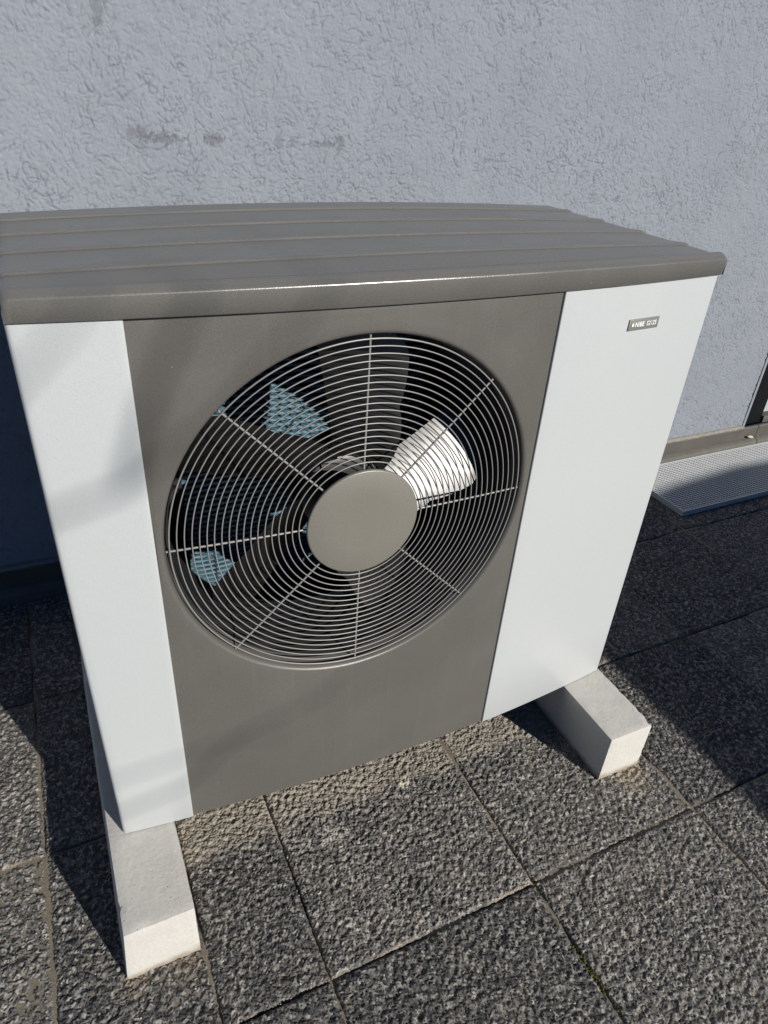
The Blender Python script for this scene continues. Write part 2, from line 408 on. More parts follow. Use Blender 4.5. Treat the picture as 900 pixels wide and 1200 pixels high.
# ------------------------------------------------------------------ house wall with skirting
def grid_mesh(name, V, nx, ny, mat, attrs=None):
    idx = np.arange((nx + 1) * (ny + 1)).reshape(ny + 1, nx + 1)
    F = np.stack([idx[:-1, :-1], idx[:-1, 1:], idx[1:, 1:], idx[1:, :-1]], -1).reshape(-1, 4)
    me = bpy.data.meshes.new(name)
    me.vertices.add(len(V)); me.vertices.foreach_set('co', V.astype(np.float32).ravel())
    me.loops.add(F.size); me.loops.foreach_set('vertex_index', F.astype(np.int32).ravel())
    me.polygons.add(len(F)); me.polygons.foreach_set('loop_start', np.arange(0, F.size, 4, dtype=np.int32))
    me.update(calc_edges=True)
    for k, v in (attrs or {}).items():
        at = me.attributes.new(k, 'FLOAT', 'POINT'); at.data.foreach_set('value', v.astype(np.float32).ravel())
    me.materials.append(mat)
    return me
def gauss_blur(h, sig):
    fy = np.fft.fftfreq(h.shape[0])[:, None]; fx = np.fft.rfftfreq(h.shape[1])[None, :]
    return np.fft.irfft2(np.fft.rfft2(h) * np.exp(-2 * (PI * sig) ** 2 * (fx ** 2 + fy ** 2)), s=h.shape)
def relief_sheet(x0, x1, z0, z1, dx, flat, zs, xs):
    nx, nz = int(round((x1 - x0) / dx)), int(round((z1 - z0) / dx))
    up = 2; wx, wz = (nx + 1) * up, (nz + 1) * up; d2 = dx / up; u = 0.0010 / d2
    acc = np.zeros((wz, wx))
    ns = int((x1 - x0) * (z1 - z0) * 5600)
    px = RNG.uniform(0, wx, ns); pz = RNG.uniform(0, wz, ns)
    def field(sig):
        q = gauss_blur(RNG.standard_normal((wz // 8 + 1, wx // 8 + 1)), sig * u); return q / q.std()
    g = field(6); g2 = field(6)
    gi = lambda f: f[np.clip((pz / 8).astype(int), 0, f.shape[0] - 1), np.clip((px / 8).astype(int), 0, f.shape[1] - 1)]
    ang = gi(g) * 1.5 + RNG.normal(0, 0.6, ns) + PI * (RNG.random(ns) < 0.5)
    cur = RNG.normal(0, 0.04, ns); ln = RNG.gamma(1.8, 9.0, ns) + 4
    dep = RNG.uniform(0.25, 1.0, ns) * np.clip(0.85 + 0.25 * gi(g2), 0.40, 1.25)
    for k in range(70):
        ii = pz.astype(int); jj = px.astype(int)
        ok = (k < ln) & (ii >= 0) & (ii < wz) & (jj >= 0) & (jj < wx)
        tp = np.clip(np.minimum(k / 4 + 0.4, (ln - k) / 5), 0, 1)
        np.add.at(acc, (ii[ok], jj[ok]), (dep * tp * u)[ok])
        px = px + u * np.cos(ang); pz = pz + u * np.sin(ang); cur = cur + RNG.normal(0, 0.013, ns); ang = ang + cur
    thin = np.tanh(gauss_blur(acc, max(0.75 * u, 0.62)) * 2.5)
    rim = np.tanh(gauss_blur(acc, 2.4 * u) * 2.0) - thin * 0.6
    def gn(s_):
        q = gauss_blur(RNG.standard_normal((wz, wx)), s_ * u); return q / q.std()
    H = -thin * 0.0033 + rim * 0.0008 + gn(1.2) * 0.00042 + gn(2.6) * 0.00018 + gn(8.0) * 0.0003 + gn(40) * 0.0005
    H = gauss_blur(H, 0.45)[::up, ::up][:nz + 1, :nx + 1]; T = thin[::up, ::up][:nz + 1, :nx + 1]
    X, Z = np.meshgrid(np.linspace(x0, x1, nx + 1), np.linspace(z0, z1, nz + 1))
    E = np.clip(np.minimum(X - x0, z1 - Z) / 0.006, 0, 1)
    P = np.stack([X, -H * E, Z], -1)
    kz = int((zs - z0) / dx) // 2 * 2; kx = int((xs - x0) / dx) // 2 * 2
    # full detail above the unit's roof and right of it; coarser where the unit stands in front
    for sl in ((slice(kz, None), slice(None)), (slice(0, kz + 1), slice(kx, None)), (slice(0, kz + 1, 2), slice(0, kx + 1, 2))):
        p = P[sl]; ny, nx_ = p.shape[0] - 1, p.shape[1] - 1
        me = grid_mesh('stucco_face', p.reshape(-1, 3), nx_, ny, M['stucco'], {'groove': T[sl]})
        o = bpy.data.objects.new('stucco_face', me); C.objects.link(o); o.parent = house
def stucco_relief():
    """rubbed render: thousands of short curled scores dragged into a grainy coat, as relief"""
    x0, x1, zs, z1 = -0.90, 2.262, 0.92, 1.80
    relief_sheet(x0, x1, 0.08, z1, 0.0022, 1.0, zs, 1.15)
    mesh_obj('stucco_face', [(-5, 0, 0), (x0, 0, 0), (x0, 0, 5.2), (-5, 0, 5.2), (x0, 0, z1), (DX0, 0, z1), (DX0, 0, 5.2), (DX0, 0, DZ), (DX1, 0, DZ), (DX1, 0, 5.2), (DX1, 0, 0), (7, 0, 0), (7, 0, 5.2)],
             [(0, 1, 2, 3), (4, 5, 6, 2), (7, 8, 9, 6), (10, 11, 12, 9)], M['stucco'], house)
house = thing('house_wall', 'pale blue-grey scratched stucco wall behind the outdoor unit, with dark skirting', 'wall', (0, WALL_Y, 0))
def hb(name, x0, x1, z0, z1, mat, y0=0.0, y1=0.30):
    return box(name, (x0, x1, y0, y1, z0, z1), mat, house)
bm = bmesh.new()
DX0, DX1, DZ = 2.262, 3.40, 2.25
add_box(bm, -5, DX0, 0.006, 0.3, 0, 5.2); add_box(bm, DX1, 7, 0.006, 0.3, 0, 5.2); add_box(bm, DX0, DX1, 0.006, 0.3, DZ, 5.2)
bm_obj('wall_core', bm, M['stucco'], house)
stucco_relief()
def extrude_profile(name, prof, x0, x1, n, mat, parent, wob=0.0, smooth=False):
    V = []; F = []; k = len(prof)
    for i in range(n + 1):
        x = x0 + (x1 - x0) * i / n
        for (y, z) in prof:
            V.append((x, y + random.uniform(-wob, wob), z + random.uniform(-wob, wob)))
    for i in range(n):
        for q in range(k - 1):
            F.append((i * k + q, (i + 1) * k + q, (i + 1) * k + q + 1, i * k + q + 1))
    F.append(tuple(range(k))); F.append(tuple(n * k + q for q in range(k))[::-1])
    o = mesh_obj(name, V, F, mat, parent, smooth)
    return o
for xa, xb in ((-5, -0.9), (-0.897, 2.352), (2.356, 3.6), (3.604, 7)):
    extrude_profile('skirting', [(-0.004, 0.0), (-0.010, 0.05), (-0.014, 0.104), (-0.010, 0.109), (-0.002, 0.110)][::-1], xa, xb, 60, M['skirt'], house, 0.0007)
    extrude_profile('flashing_lip', [(-0.032, 0.0), (-0.032, 0.030), (-0.029, 0.040), (-0.020, 0.046), (-0.011, 0.050)][::-1], xa, xb, 60, M['lip'], house, 0.0006)
extrude_profile('mortar_bead', [(-0.013, 0.1085), (-0.013, 0.1125), (-0.008, 0.118), (0.001, 0.121)][::-1], -5, 2.255, 500, M['seal'], house, 0.0016)
box('corner_bead', (2.2505, 2.2660, -0.0035, 0.06, 0.112, DZ), plain('pale_bead', (0.21, 0.23, 0.26), 0.7), house, 0.002)

door = thing('glazed_door', 'black framed glazed door at the right edge beyond the metal grating', 'door', (DX0, WALL_Y, 0.112))
def dbox(name, x0, x1, z0, z1, mat, y0, y1, bev=0.002, parent=door):
    return box(name, (x0 - DX0, x1 - DX0, y0, y1, z0 - 0.112, z1 - 0.112), mat, parent, bev)
dbox('jamb', 2.2665, 2.385, 0.112, DZ - 0.002, M['frame'], 0.012, 0.09)
dbox('jamb', 3.29, 3.398, 0.112, DZ - 0.002, M['frame'], 0.012, 0.09)
dbox('head_rail', 2.386, 3.289, DZ - 0.11, DZ - 0.002, M['frame'], 0.012, 0.09)
dbox('pane', 2.3855, 3.2895, 0.145, DZ - 0.111, M['pane'], 0.04, 0.052, 0.0)
dbox('threshold', 2.3855, 3.2895, 0.112, 0.144, M['skirt'], 0.0, 0.09)

# ------------------------------------------------------------------ metal grating in front of the door
gr = thing('metal_grating', 'galvanised steel grating mat on the paving below the door', 'grating', (1.548, 0.664, 0.0))
GW, GD, GH = 1.35, 0.335, 0.024
bm = bmesh.new()
for b_ in ((0, GW, 0, 0.004), (0, GW, GD - 0.004, GD), (0, 0.004, 0.0042, GD - 0.0042), (GW - 0.004, GW, 0.0042, GD - 0.0042)):
    add_box(bm, b_[0], b_[1], b_[2], b_[3], 0.003, GH + 0.001)
bm_obj('edge_frame', bm, M['galv'], gr)
bm = bmesh.new(); n = 88
for i in range(1, n):
    x = GW * i / n; add_box(bm, x - 0.0013, x + 0.0013, 0.0042, GD - 0.0042, 0.006, GH - 0.0015)
o = bm_obj('cross_bars', bm, M['galv'], gr); o['kind'] = 'stuff'
bm = bmesh.new(); n = 28
for i in range(1, n):
    y = GD * i / n; add_box(bm, 0.0042, GW - 0.0042, y - 0.0017, y + 0.0017, 0.004, GH)
o = bm_obj('bearing_bars', bm, M['galv'], gr); o['kind'] = 'stuff'
tr = box('drip_tray', (0.005, GW - 0.005, 0.005, GD - 0.005, 0.0028, 0.0036), M['black'], gr)

# ------------------------------------------------------------------ concrete beams
def beam(x0, x1, y0, y1, h, label, rot=0.0, batter=0.0):
    w, d = x1 - x0, y1 - y0
    t = thing('concrete_beam', label, 'concrete beam', ((x0 + x1) / 2, (y0 + y1) / 2, 0.0), 'beams under the outdoor unit')
    bm = bmesh.new(); add_box(bm, -w / 2, w / 2, -d / 2, d / 2, 0.0, h)
    bmesh.ops.subdivide_edges(bm, edges=[e for e in bm.edges if abs(e.verts[0].co.y - e.verts[1].co.y) > 0.1], cuts=70, use_grid_fill=True)
    bmesh.ops.subdivide_edges(bm, edges=[e for e in bm.edges if abs(e.verts[0].co.x - e.verts[1].co.x) > 0.05], cuts=13, use_grid_fill=True)
    bmesh.ops.subdivide_edges(bm, edges=[e for e in bm.edges if abs(e.verts[0].co.z - e.verts[1].co.z) > 0.05], cuts=15, use_grid_fill=True)
    from mathutils import noise as mn
    for v in bm.verts:
        c = v.co; k = 0
        ex = w / 2 - abs(c.x) < 1e-4; ey = d / 2 - abs(c.y) < 1e-4; ez = h - c.z < 1e-4 or c.z < 1e-4
        k = ex + ey + ez
        q = mn.noise(Vector((c.x * 30 + x0 * 9, c.y * 30, c.z * 30)))
        amp = 0.0006 if k == 1 else 0.0011 + max(0, mn.noise(c * 90 + Vector((x0 * 7, 0, 3))) - 0.25) * 0.006
        if k >= 2:
            c.x -= math.copysign(amp, c.x) * ex; c.y -= math.copysign(amp, c.y) * ey
            if c.z > h / 2: c.z -= amp * ez
        if k == 1:
            if ex: c.x += q * 0.0008
            if ey: c.y += q * 0.0008
            if ez and c.z > 0.01: c.z += q * 0.0006
        if c.x < 0: c.x -= batter * (1 - c.z / h) * (-2 * c.x / w)
        if c.z < 1e-4 and ey and c.y < 0:
            c.z += max(0, mn.noise(Vector((c.x * 25 + 4, 0, 0)))) * 0.006
    o = bm_obj('beam_body', bm, M['concrete'], t, True)
    t.rotation_euler.z = rot
    return t
BH = 0.1405
beam(-0.5920, -0.4740, -0.1505, 0.580, BH, 'pale concrete beam carrying the left end of the outdoor unit', 0.0, 0.012)
beam(0.4535, 0.5745, -0.1510, 0.498, BH, 'pale concrete beam carrying the right end of the outdoor unit', -0.01)

# ------------------------------------------------------------------ heat pump outdoor unit
ZB, ZT = 0.1425, 1.1042
HW = 0.565; XL, XR = -0.4376, 0.2045
KF = 0.1112
FC = (-0.118, 0.757)             # fan centre (x, z)
def yf(x): return KF * x * x
hp = thing('heat_pump', 'outdoor heat pump unit with large round fan grille, silver side panels and ribbed grey roof', 'heat pump', (0, 0, 0.1405))
hp_inv = Vector((0, 0, -0.1405))
def part(name, V, F, mat, parent=None, smooth=True, sharp=35):
    p = parent or hp
    V = [(v[0], v[1], v[2] - (0.1405 if p is hp or True else 0)) for v in V]
    o = mesh_obj(name, V, F, mat, p, smooth)
    if smooth: o.data.set_sharp_from_angle(angle=math.radians(sharp))
    return o
def fix(o):
    """shift a world-space mesh into the unit's frame"""
    o.data.transform(Matrix.Translation(hp_inv)); return o

# front side panels: bowed sheets with rounded edges and returned flanges
def bowed_panel(name, x0, x1, z0, z1, mat, el, er, depth=0.03, r=0.0025):
    prof = []
    def corner(xe, sgn, rad, dep):
        out = []
        for k in range(5):
            a = PI / 2 * k / 4
            out.append((xe - sgn * (rad - rad * math.sin(PI / 2 - a)), rad - rad * math.cos(PI / 2 - a)) if False else (xe - sgn * rad * (1 - math.cos(a)), rad * (1 - math.sin(a))))
        return [(xe, dep)] + out
    left = corner(x0, -1, el, depth); right = corner(x1, 1, er, depth)
    n = 14
    mids = [(x0 + el + (x1 - er - x0 - el) * k / n, 0) for k in range(1, n)]
    ring = left + mids + right[::-1]
    zs = [(z0, r), (z0 + r * 0.3, r * 0.3), (z0 + r, 0)] + [(z0 + (z1 - z0) * k / 6, 0) for k in range(1, 6)] + [(z1, 0)]
    V = []; F = []; m = len(ring)
    V += [(x, yf(x) + depth, z0) for x, d in ring]
    for z, dd in zs: V += [(x, yf(x) + d + dd, z) for x, d in ring]
    V += [(x, yf(x) + depth, z1) for x, d in ring]
    for j in range(len(zs) + 1):
        for i in range(m - 1): F.append((j * m + i, j * m + i + 1, (j + 1) * m + i + 1, (j + 1) * m + i))
    return part(name, V, F, mat)
pl = bowed_panel('side_panel', -HW, XL - 0.0006, ZB, ZT + 0.012, M['silver'], 0.006, 0.0030)
pr = bowed_panel('side_panel', XR + 0.0006, HW, ZB, ZT + 0.012, M['silver'], 0.002, 0.004)

# centre panel with the round fan opening
def centre_panel():
    x0, x1, z0, z1 = XL - 0.0002, XR + 0.0002, ZB + 0.001, ZT + 0.012
    cx, cz = FC; n = 240
    angs = [2 * PI * k / n for k in range(n)]
    for (xx, zz) in ((x0, z0), (x1, z0), (x1, z1), (x0, z1)):
        a = math.atan2(zz - cz, xx - cx) % (2 * PI)
        k = min(range(len(angs)), key=lambda q: abs((angs[q] - a + PI) % (2 * PI) - PI)); angs[k] = a
    rows = [(0.3030, 0.034), (0.3050, 0.020), (0.3062, 0.012), (0.3078, 0.006), (0.3100, 0.0022), (0.3125, 0.0005), (0.3150, 0.0)]
    V = []; F = []
    for r, d in rows:
        for a in angs:
            x = cx + r * math.cos(a); V.append((x, yf(x) + d, cz + r * math.sin(a)))
    edge = []
    for a in angs:
        c, s = math.cos(a), math.sin(a); t = 9
        if c > 1e-9: t = min(t, (x1 - cx) / c)
        if c < -1e-9: t = min(t, (x0 - cx) / c)
        if s > 1e-9: t = min(t, (z1 - cz) / s)
        if s < -1e-9: t = min(t, (z0 - cz) / s)
        edge.append((cx + t * c, cz + t * s))
    R0 = 0.315
    for q in (0.25, 0.5, 0.75, 1.0):
        for a, (ex, ez) in zip(angs, edge):
            ix, iz = cx + R0 * math.cos(a), cz + R0 * math.sin(a)
            x, z = ix + (ex - ix) * q, iz + (ez - iz) * q; V.append((x, yf(x) + (0.0012 if q == 1.0 else 0), z))
    for (ex, ez) in edge: V.append((ex, yf(ex) + 0.025, ez))
    V = [(v[0], v[1] + 0.0032, v[2]) for v in V]
    R = len(rows) + 5
    for j in range(R - 1):
        for i in range(n): F.append((j * n + i, j * n + (i + 1) % n, (j + 1) * n + (i + 1) % n, (j + 1) * n + i))
    return part('front_panel', V, F, M['taupe'], sharp=50)
centre_panel()

# roof: bowed rim, arched, four rounded ribs running across
def roof():
    rows = [(0.010, 0.0), (-0.0070, 0.0), (-0.0085, 0.0015), (-0.0122, 0.0262), (-0.0119, 0.0280), (-0.0108, 0.0292), (-0.0060, 0.0325), (-0.0015, 0.0350), (0.0020, 0.0359), (0.0050, 0.0360),
            (0.009, 0.0352), (0.015, 0.0335), (0.021, 0.0318), (0.026, 0.0309), (0.031, 0.0307), (0.045, 0.0314)]
    base = lambda y: 0.0312 + 0.002 * (y - 0.03)
    for yc in (0.088, 0.210, 0.333, 0.452):
        for k, h in ((-0.0042, 0), (-0.0032, 0.0002), (-0.0023, 0.0014), (-0.0015, 0.0032), (-0.0007, 0.0043), (0.0007, 0.0047), (0.003, 0.0048), (0.007, 0.0044), (0.013, 0.0036), (0.021, 0.0025), (0.030, 0.0013), (0.040, 0.0004), (0.048, 0)):
            y = yc + k; rows.append((y, base(y) + h * 0.74))
        rows.append((yc + 0.060, base(yc + 0.060)))
    for y in (0.520, 0.526): rows.append((y, base(y)))
    rows += [(0.532, 0.0305), (0.536, 0.026), (0.536, 0.0)]
    rows.sort(key=lambda r: 0) 
    xr_ = [(0.5545, 0.0), (0.5585, 0.0010), (0.5615, 0.0032), (0.5630, 0.0068), (0.5640, 9)]
    xs = [(-x, d) for x, d in xr_[::-1]] + [(x, 0) for x in np.linspace(-0.548, 0.548, 41)] + xr_
    zb = 1.1075; V = []; F = []
    for (y, h) in rows:
        f = max(0.0, 1 - max(0, y) / 0.52) 
        for (x, dz) in xs:
            arch = 0.0125 * (1 - (x / 0.567) ** 2) * min(1, max(0, h) / 0.028) * (0.35 + 0.65 * min(1, max(0, y) / 0.08))
            ax = abs(x); rnd = 0.005 * (1 - math.sqrt(max(0, 1 - (max(0, ax - 0.5545) / 0.0100) ** 2))) if y < 0.02 else 0
            rb = -0.010 * (1 - math.sqrt(max(0, 1 - (max(0, ax - 0.5545) / 0.0100) ** 2))) if y > 0.525 else 0
            V.append((x, y + yf(x) * f + rnd + rb, max(zb, zb + h + arch - dz)))
    k = len(xs)
    for j in range(len(rows) - 1):
        for i in range(k - 1): F.append((j * k + i, j * k + i + 1, (j + 1) * k + i + 1, (j + 1) * k + i))
    o = part('roof', V, F, M['roof'], sharp=60)
    bm = bmesh.new(); bm.from_mesh(o.data); bmesh.ops.remove_doubles(bm, verts=bm.verts, dist=2e-5); bmesh.ops.recalc_face_normals(bm, faces=bm.faces)
    bm.to_mesh(o.data); bm.free(); o.data.set_sharp_from_angle(angle=math.radians(48))
    return o
roof()

# casing, divider, tray and pads (hollow, so that light only enters by the fan opening)
def casing(name, b, mat, bev=0.0):
    return fix(box(name, b, mat, hp, bev))
casing('side_casing', (-0.560, -0.552, 0.066, 0.485, 0.150, 1.106), M['taupe'], 0.001)
casing('side_casing', (0.552, 0.560, 0.066, 0.485, 0.150, 1.106), M['taupe'], 0.001)
casing('divider', (0.212, 0.216, 0.030, 0.470, 0.160, 1.104), M['black'])
casing('base_tray', (-0.553, 0.553, 0.045, 0.487, 0.1415, 0.159), M['black'], 0.002)
casing('back_panel', (0.217, 0.5515, 0.472, 0.484, 0.160, 1.104), M['taupe'], 0.001)
casing('inner_roof', (-0.5515, 0.5515, 0.034, 0.470, 1.1045, 1.1068), M['black'])

# fan shroud
def shroud():
    V = []; F = []; n = 96; rows = [(0.3028, 0.035), (0.296, 0.060), (0.292, 0.09), (0.292, 0.175), (0.300, 0.200), (0.34, 0.205), (0.46, 0.205)]
    for r, d in rows:
        for i in range(n):
            a = 2 * PI * i / n; c, s = math.cos(a), math.sin(a)
            rr = r
            x = FC[0] + rr * c; z = FC[1] + rr * s
            x = max(-0.551, min(0.211, x)); z = max(0.161, min(1.103, z))
            V.append((x, d + (yf(x) if d < 0.04 else 0), z))
    for j in range(len(rows) - 1):
        for i in range(n): F.append((j * n + i, j * n + (i + 1) % n, (j + 1) * n + (i + 1) % n, (j + 1) * n + i))
    return part('fan_shroud', V, F, M['black'])
shroud()

# evaporator coil: dark core with rows of blue coated fin edges
coil = casing('coil', (-0.549, 0.209, 0.430, 0.468, 0.162, 1.100), M['coilback'])
bm = bmesh.new(); z = 0.170
while z < 1.094:
    add_box(bm, -0.547, 0.207, 0.413, 0.4295, z, z + 0.0055); z += 0.0125
o = fix(bm_obj('fin_rows', bm, M['fin'], coil)); o['kind'] = 'stuff'
bm = bmesh.new(); x = -0.54
while x < 0.205:
    add_box(bm, x, x + 0.0025, 0.417, 0.4295, 0.163, 1.098); x += 0.022
o = fix(bm_obj('fin_spacers', bm, M['coilback'], coil)); o['kind'] = 'stuff'

casing('coil_mask_plate', (-0.5505, -0.335, 0.401, 0.4115, 0.162, 1.100), M['black'])  # black plate added to hide a stray sunlit patch of the coil

# fan: five wide pitched blades on a motor hub
def fan():
    mt = M['blade']
    V = []; F = []; n = 48
    prof = [(0.0, 0.100), (0.060, 0.100), (0.070, 0.104), (0.074, 0.112), (0.076, 0.185), (0.055, 0.20), (0.0, 0.20)]
    for r, d in prof:
        for i in range(n):
            a = 2 * PI * i / n; V.append((FC[0] + r * math.cos(a), d, FC[1] + r * math.sin(a)))
    for j in range(len(prof) - 1):
        for i in range(n): F.append((j * n + i, j * n + (i + 1) % n, (j + 1) * n + (i + 1) % n, (j + 1) * n + i))
    f = part('fan', V, F, mt)
    NB = 5
    for b_ in range(NB):
        V = []; nr, nc = 22, 18
        for side in (0, 1):
            for i in range(nr + 1):
                q = i / nr; r = 0.074 + (0.284 - 0.074) * q
                lo = math.radians(-24 + 20 * q - 22 * max(0, 1 - q / 0.5)); hi = math.radians(20 + 4 * q)
                if q > 0.9: 
                    sft = ((q - 0.9) / 0.1) ** 2 * math.radians(4); lo += sft; hi -= sft
                for j in range(nc + 1):
                    w = j / nc; a = lo + (hi - lo) * w + math.radians(FAN_ROT) + 2 * PI * b_ / NB
                    am = math.radians(8 + FAN_ROT) + 2 * PI * b_ / NB
                    s = r * math.sin(a - am)                       # distance along the chord, up is deeper
                    pitch = math.radians(31 - 2 * q)
                    d = 0.128 + s * math.tan(pitch) - 0.0025 * math.cos(PI * (w - 0.5))
                    th = 0.0016 * (1 - abs(2 * w - 1) ** 3) + 0.0006
                    V.append((FC[0] + r * math.cos(a), d + (th if side else -th), FC[1] + r * math.sin(a)))
        F = []; k = nc + 1; off = (nr + 1) * k
        for i in range(nr):
            for j in range(nc):
                q = (i * k + j, i * k + j + 1, (i + 1) * k + j + 1, (i + 1) * k + j)
                F.append(q[::-1]); F.append(tuple(x + off for x in q))
        for i in range(nr):
            for j in (0, nc):
                q = (i * k + j, (i + 1) * k + j, (i + 1) * k + j + off, i * k + j + off); F.append(q if j else q[::-1])
        for j in range(nc):
            for i in (0, nr):
                q = (i * k + j, i * k + j + 1, i * k + j + 1 + off, i * k + j + off); F.append(q if i == 0 else q[::-1])
        bl = part('blade', [(v[0], v[1], v[2] ) for v in V], F, mt, f)
    return f
FAN_ROT = 0.0
fan()

# wire grille: 19 rings, eight spokes, hub cover
GOFF = 0.0075
gril = bpy.data.objects.new('fan_grille', None); C.objects.link(gril); gril.parent = hp; gril.empty_display_size = 0.05
NR = 19
for k in range(NR):
    r = 0.3010 - k * (0.3010 - 0.1065) / (NR - 1); n = 160
    pts = []
    for i in range(n):
        a = 2 * PI * i / n; x = FC[0] + r * math.cos(a); pts.append((x, yf(x) + GOFF, FC[1] + r * math.sin(a)))
    V, F = tube_data(pts, 0.00104 if k else 0.0013, 8, True)
    part('wire_ring', V, F, M['wire'], gril, True, 80)
for k in range(8):
    a = PI / 4 * k; pts = []
    for r in np.linspace(0.080, 0.306, 14):
        x = FC[0] + r * math.cos(a); pts.append((x, yf(x) + GOFF + 0.0036, FC[1] + r * math.sin(a)))
    V, F = tube_data(pts, 0.0018, 8)
    part('spoke', V, F, M['wire'], gril, True, 60)
def hub_cover():
    n = 96; rows = [(0.0, -0.0012), (0.05, -0.0012), (0.0935, -0.0004), (0.0953, 0.0004), (0.0958, 0.002), (0.0958, 0.0045), (0.090, 0.0045)]
    V = []; F = []
    for r, d in rows:
        for i in range(n):
            a = 2 * PI * i / n; x = FC[0] + r * math.cos(a); V.append((x, yf(x) + d, FC[1] + r * math.sin(a)))
    for j in range(len(rows) - 1):
        for i in range(n): F.append((j * n + i, j * n + (i + 1) % n, (j + 1) * n + (i + 1) % n, (j + 1) * n + i))
    return part('hub_cover', V, F, M['hub'], sharp=60)
hub_cover()

# badge with its lettering
BX0, BX1, BZ0, BZ1 = 0.3580, 0.4305, 1.0275, 1.0470
def badge():
    bx, bz = (BX0 + BX1) / 2, (BZ0 + BZ1) / 2
    slope = math.atan(2 * KF * bx)
    bm = bmesh.new(); add_box(bm, -(BX1 - BX0) / 2, (BX1 - BX0) / 2, -0.0016, 0.001, -(BZ1 - BZ0) / 2, (BZ1 - BZ0) / 2, 0.0005)
    b = bm_obj('badge', bm, M['badge'], hp, True)
    b.location = (bx, yf(bx) - 0.0004, bz - 0.1405); b.rotation_euler = (0, 0, slope)
    def lettering(txt, x, size, offset, shear=0.0):
        cu = bpy.data.curves.new('lettering', 'FONT'); cu.body = txt; cu.size = size; cu.offset = offset; cu.extrude = 0.00012
        cu.align_x = 'LEFT'; cu.align_y = 'CENTER'; cu.space_character = 1.12
        t = bpy.data.objects.new('tmp', cu); C.objects.link(t)
        dg = bpy.context.evaluated_depsgraph_get(); me = bpy.data.meshes.new_from_object(t.evaluated_get(dg))
        bpy.data.objects.remove(t)
        me.materials.clear(); me.materials.append(M['white'])
        o = bpy.data.objects.new('lettering', me); C.objects.link(o); o.parent = b
        o.rotation_euler = (PI / 2, 0, 0); o.location = (x, -0.0019, 0.0)
        return o, max(v.co.x for v in me.vertices)
    o, w = lettering('NIBE', -0.0215, 0.0112, 0.00022)
    o.scale = (0.86, 1, 1)
    o, w = lettering('S2125', 0.0065, 0.0108, 0.00010)
    o.scale = (0.82, 1, 1)
    # small drop shaped emblem before the name
    V = []; 
    for k in range(20):
        a = 2 * PI * k / 20; r = 0.0026
        V.append((-0.0265 + r * math.cos(a) * (1 - 0.25 * max(0, math.sin(a))), -0.0019, r * math.sin(a) + 0.0014 * max(0, math.sin(a)) ** 3))
    mesh_obj('emblem', V, [tuple(range(20))], M['white'], b)
badge()
for x in (-0.536, 0.514):
    for y in (0.09, 0.40):
        casing('mounting_pad', (x - 0.03, x + 0.03, y - 0.03, y + 0.03, 0.1400, 0.1414), M['rubber'])

# ------------------------------------------------------------------ small litter on the ground
def blob(x, y, z, r, flat=0.6):
    bm = bmesh.new(); bmesh.ops.create_icosphere(bm, subdivisions=1, radius=r)
    for v in bm.verts:
        v.co = Vector((v.co.x * random.uniform(0.7, 1.25), v.co.y * random.uniform(0.7, 1.25), v.co.z * flat * random.uniform(0.7, 1.2)))
        v.co += Vector((x, y, z))
    return bm
def stuff_blobs(name, items, mat, label, cat):
    V = []; F = []
    for (x, y, z, r) in items:
        bm = blob(x, y, z, r); n = len(V)
        bm.verts.index_update()
        V += [tuple(v.co) for v in bm.verts]; F += [tuple(v.index + n for v in f.verts) for f in bm.faces]; bm.free()
    o = mesh_obj(name, V, F, mat); o['kind'] = 'stuff'; o['label'] = label; o['category'] = cat
    return o
it = [(random.uniform(0.62, 1.9), random.uniform(-0.15, 0.62), 0.0015, random.choice((0.0012, 0.0015, 0.002, 0.0026))) for _ in range(46)]
it += [(random.uniform(-0.9, 0.9), random.uniform(-0.6, 0.0), 0.0018, random.uniform(0.0007, 0.0021)) for _ in range(240)]
it += [(1.16 + random.uniform(-0.015, 0.015), 0.25 + random.uniform(-0.02, 0.02), 0.002, random.uniform(0.002, 0.005)) for _ in range(6)]
it += [(-0.425, -0.01, 0.002, 0.0035), (1.62, 0.60, 0.002, 0.004)]
stuff_blobs('grit', it, M['grit'], 'pale grit and crumbs scattered over the dark paving', 'grit')
it = []
for _ in range(60):
    s = random.gauss(0, 0.028); it.append((0.165 + random.gauss(0, 0.004), -0.475 + s, -0.002 + random.uniform(0, 0.003), random.uniform(0.0012, 0.003)))
for _ in range(40): it.append((0.165 + random.gauss(0, 0.003), -0.31 + random.gauss(0, 0.012), -0.003, random.uniform(0.001, 0.002)))
stuff_blobs('moss', it, M['moss'], 'green moss in the joint between front paving slabs', 'moss')
# dry leaf on the ledge by the door jamb
V = []; F = []
for i in range(7):
    q = i / 6; w = 0.0055 * math.sin(PI * (0.08 + 0.86 * q))
    for s in (-1, 0, 1): V.append((0.040 * q, s * w, 0.004 * math.sin(3 * q) + abs(s) * 0.004))
for i in range(6):
    for s in (0, 1): F.append((i * 3 + s, i * 3 + s + 1, (i + 1) * 3 + s + 1, (i + 1) * 3 + s))
lf = mesh_obj('fallen_leaf', V, F, M['leaf'], None, True); lf.location = (2.283, WALL_Y - 0.021, 0.066); lf.rotation_euler = (0.9, 0.25, -0.1)
sm = lf.modifiers.new('thick', 'SOLIDIFY'); sm.thickness = 0.0008
tag(lf, 'small dry pinkish leaf lying on the skirting ledge beside the door jamb', 'leaf')

